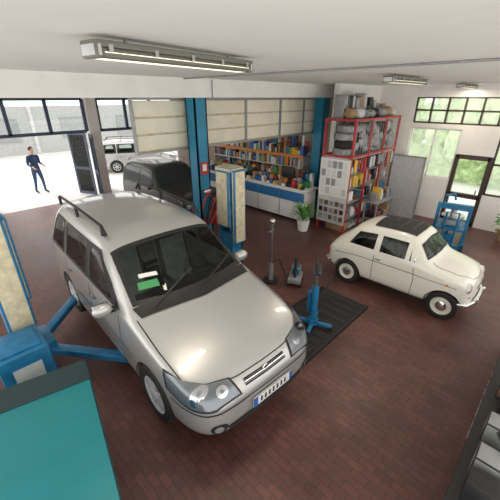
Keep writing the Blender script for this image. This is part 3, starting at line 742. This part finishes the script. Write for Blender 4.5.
# ------------------------------------------------------------------ foreground
b=B()
b.bx(-1.5,0,-2.4,0,.94,1.0,TEAL,.008); b.bx(-1.5,.0,-.26,.035,.91,1.006,DTEAL); b.bx(-.0,.012,-2.4,.03,.90,.985,DTEAL)
b.bx(-1.45,-.04,-2.35,-.04,0,.94,TEAL)
for k in range(3): b.bx(-.04,-.025,-.75-k*.75,-.1-k*.75,.1,.88,LBLUE,.004); b.box((-.02,-.2-k*.75,.6),(.02,.03,.14),STEEL)
b.done('teal_cabinet',(.62,2.94,0),math.radians(-12.8))
b=B()
b.bx(1.75,5.4,-.85,-.05,.84,.90,BLACK,.01)
for x in (1.8,3.0,4.2,5.35): b.bx(x-.03,x+.03,-.82,-.08,0,.84,GREY)
b.bx(1.8,5.35,-.8,-.1,.10,.14,GREY); b.bx(1.8,5.35,-.8,-.1,.46,.50,GREY)
for k in range(3):
    for j in range(5): b.bx(3.05+k*.38,3.40+k*.38,-.12,-.07,.14+j*.14,.265+j*.14,BLACK,.006); b.box((3.225+k*.38,-.06,.22+j*.14),(.12,.015,.02),STEEL)
b.bx(3.03,4.18,-.8,-.12,.14,.84,BLACK)
b.done('workbench')
b=B()
random.seed(5)
for x in [1.95+i*.2 for i in range(16)]:
    w=random.uniform(.10,.18); d=random.uniform(.1,.3); h=random.uniform(.04,.25); m=random.choice([BLACK,GREY,DARK,BLACK,CARD,BLACK,BROWN,GREY,BLACK])
    if random.random()<.5: b.bx(x,x+w,-.12-d,-.12,.90,.90+h,m,.01)
    else: b.cyl((x+w/2,-.22,.90),(x+w/2,-.22,.90+h),w*.45,m)
    if random.random()<.6: b.cyl((x+.05,-.5,.95),(x+.18,-.42,.95),.05,GREY,seg=20)
for x in (2.0,2.5,4.4,4.8):
    b.bx(x,x+.35,-.6,-.15,.14,.14+random.uniform(.15,.28),random.choice([BLACK,GREY,CARD]),.01); b.bx(x,x+.3,-.6,-.15,.50,.50+random.uniform(.1,.28),random.choice([BLACK,GREY,LGREY]),.01)
b.bx(1.9,2.9,-.84,-.55,.90,1.05,CREAM,.01)
b.tube([(2.3,-.3,1.13),(2.4,-.2,1.2),(2.6,-.3,1.22),(2.7,-.4,1.12)],.015,BLACK)
b.done('workbench_clutter')
# ------------------------------------------------------------------ outside
CONC=mat('outside_concrete',(.62,.62,.61),.85,noise=.08,nscale=1)
b=B(); b.bx(-25,60,12.7,60,-.25,-.02,CONC); b.done('street_pavement')
b=B(); b.bx(11.05,60,-30,12.7,-.25,-.02,CONC); b.done('yard_pavement')
b=B(); b.bx(-15,30,26,26.3,-.02,2.9,mat('street_building',(.42,.43,.43),.8,noise=.12))
for k in range(9): b.bx(-12+k*4,-10.5+k*4,25.95,26.0,.8,2.2,GREY); b.bx(-9.8+k*4,-9.6+k*4,25.9,26.0,0,2.9,LGREY)
b.done('street_building')
FOL=mat('foliage',(.50,.66,.34),.7,noise=.5,nscale=5,bump=1.)  # green paled so the overexposed daylight is in the colour; sun misses this side
b=B()
for k in range(110):
    y=random.uniform(-6,9); z=random.uniform(.8,4.0); r=random.uniform(.4,.8)
    q=bmesh.ops.create_icosphere(b.bm,subdivisions=2,radius=r,matrix=Matrix.Translation((17+random.uniform(-.5,.6),y,z)))
    for v in q['verts']: v.co+=Vector([random.uniform(-.09,.09) for _ in range(3)])
    b._set({f for v in q['verts'] for f in v.link_faces},FOL)
b.bx(16.9,17.1,-6,9,-.02,1.5,FOL)
b.done('hedge')
# ------------------------------------------------------------------ people
SKIN=mat('skin',(.55,.33,.24),.55); HAIR=mat('dark_hair',(.03,.02,.015),.7); EYE=mat('eye_dark',(.02,.02,.02),.3); LIP=mat('lip',(.4,.14,.12),.5)
def skinm(pts,edges,rad,root=0,lv=2):
    me=bpy.data.meshes.new('sk'); me.from_pydata([tuple(p) for p in pts],edges,[]); o=bpy.data.objects.new('sk',me); COL.objects.link(o)
    md=o.modifiers.new('k','SKIN'); md.use_smooth_shade=True
    for i,r in enumerate(rad):
        sv=me.skin_vertices[0].data[i]; sv.radius=(r,r) if not isinstance(r,tuple) else r; sv.use_root=(i==root)
    s=o.modifiers.new('s','SUBSURF'); s.levels=lv; s.render_levels=lv
    out=evalmesh(o); bpy.data.objects.remove(o); return out
def person(name,loc,rot,pose,shirt,trousers,h=1.0):
    J=pose; names=list(J.keys()); P=[Vector(J[n][0]) for n in names]; Rr=[J[n][1] for n in names]; ix={n:i for i,n in enumerate(names)}
    E=[('pelvis','belly'),('belly','chest'),('chest','neck'),('neck','headb')]
    for s in 'lr': E+=[('chest',s+'sh'),(s+'sh',s+'el'),(s+'el',s+'wr'),(s+'wr',s+'pa'),('pelvis',s+'hip'),(s+'hip',s+'kn'),(s+'kn',s+'an'),(s+'an',s+'toe')]
    me=skinm(P,[(ix[a],ix[c]) for a,c in E],Rr,ix['pelvis'])
    ms=[shirt,trousers,SKIN,BLACK]
    def segm(a,c):
        if c in('headb',) or c[1:]=='pa' : return 2
        if c[1:]=='wr': return 0
        if c[1:]=='toe': return 3
        if c[1:] in('hip','kn','an'): return 1
        return 0
    for p in me.polygons:
        best=1e9;k=0
        for a,c in E:
            A=P[ix[a]];C=P[ix[c]];d=C-A;t=max(0,min(1,(p.center-A).dot(d)/max(1e-9,d.length_squared))); dd=(A+d*t-p.center).length
            if dd<best: best=dd;k=segm(a,c)
        if k==0 and p.center.z<P[ix['pelvis']].z-.02 and abs(p.center.x)<.17: k=1
        p.material_index=k
    b=B(); b.addmesh(me,ms)
    for s in 'lr':
        pa=P[ix[s+'pa']]; wr=P[ix[s+'wr']]; d=(pa-wr).normalized(); side=d.cross(Vector((1,0,0)))
        if side.length<.2: side=d.cross(Vector((0,1,0)))
        side.normalize(); nrm=d.cross(side).normalized()*(1 if s=='l' else -1)
        for k,L in enumerate((.075,.085,.08,.062)):
            r0=pa+side*(.030-.02*k); pts=[r0-d*.02,r0+d*L*.45,r0+d*L*.8+nrm*.015,r0+d*L*.95+nrm*.035]
            b.addmesh(skinm(pts,[(0,1),(1,2),(2,3)],[.010,.009,.008,.007],0,1),[SKIN])
        r0=(pa+wr)/2+side*.03; pts=[r0,r0+side*.03+d*.02,r0+side*.04+d*.055]
        b.addmesh(skinm(pts,[(0,1),(1,2)],[.011,.010,.008],0,1),[SKIN])
    hc=P[ix['headb']]+Vector((0,-.015,.07))
    b.sph(hc,.1,SKIN,(.78,.95,1.18),20); b.sph(hc+Vector((0,-.02,-.06)),.065,SKIN,(.85,1,.9))
    b.sph(hc+Vector((0,.018,.03)),.105,HAIR,(.84,.95,1.05),20)
    b.cyl(hc+Vector((0,-.085,.012)),hc+Vector((0,-.112,-.028)),.008,SKIN,.015,8)
    b.sph(hc+Vector((0,-.090,-.055)),.02,LIP,(1.2,.4,.35),8)
    for s in (1,-1): b.sph(hc+Vector((s*.030,-.084,.005)),.010,EYE,seg=8); b.sph(hc+Vector((s*.08,.0,-.01)),.022,SKIN,(.4,.8,1.3),8)
    return b.done(name,loc,rot,ang=60,scale=h,norm=False)
def stand(stride=0.,armb=0.):
    J={'pelvis':((0,0,.95),.13),'belly':((0,0,1.10),.125),'chest':((0,.0,1.32),.14),'neck':((0,-.01,1.49),.055),'headb':((0,-.02,1.57),.06)}
    for s,sx in (('l',1),('r',-1)):
        st=stride*sx
        J[s+'sh']=((sx*.19,0,1.42),.062); J[s+'el']=((sx*.25,.03+st*.3,1.14),.047); J[s+'wr']=((sx*.24,-.06-armb*.2+st*.35,.92+armb*.25),.030); J[s+'pa']=((sx*.235,-.10-armb*.28+st*.36,.85+armb*.28),.032)
        J[s+'hip']=((sx*.10,0,.88),.095); J[s+'kn']=((sx*.11,-.03-st*.5,.50),.062); J[s+'an']=((sx*.11,.02-st,.09),.043); J[s+'toe']=((sx*.13,-.15-st,.04),.04)
    return J
NAVY=mat('navy_cloth',(.02,.04,.10),.8); JEAN=mat('denim',(.04,.07,.16),.8)
person('person',(3.30,14.8,-.02),math.radians(20),stand(.12,.6),NAVY,JEAN)
# ------------------------------------------------------------------ light / world / camera
w=bpy.data.worlds.new('world'); scene.world=w; w.use_nodes=True; bg=w.node_tree.nodes['Background']
bg.inputs['Color'].default_value=(1,.975,.935,1); bg.inputs['Strength'].default_value=2.1
s=bpy.data.lights.new('sun','SUN'); s.energy=2.5; s.angle=.3; s.color=(1,.95,.88); so=bpy.data.objects.new('sun',s); COL.objects.link(so)
so.rotation_euler=Vector((.25,-1,-.85)).to_track_quat('-Z','Y').to_euler()
scene.view_settings.view_transform='Standard'
cd=bpy.data.cameras.new('camera'); cd.lens=36*325/500; cd.sensor_width=36; cd.clip_start=.05
co=bpy.data.objects.new('camera',cd); COL.objects.link(co); co.location=(0,0,3.43); co.rotation_euler=(math.radians(64.8),0,math.radians(-45.7))
scene.camera=co
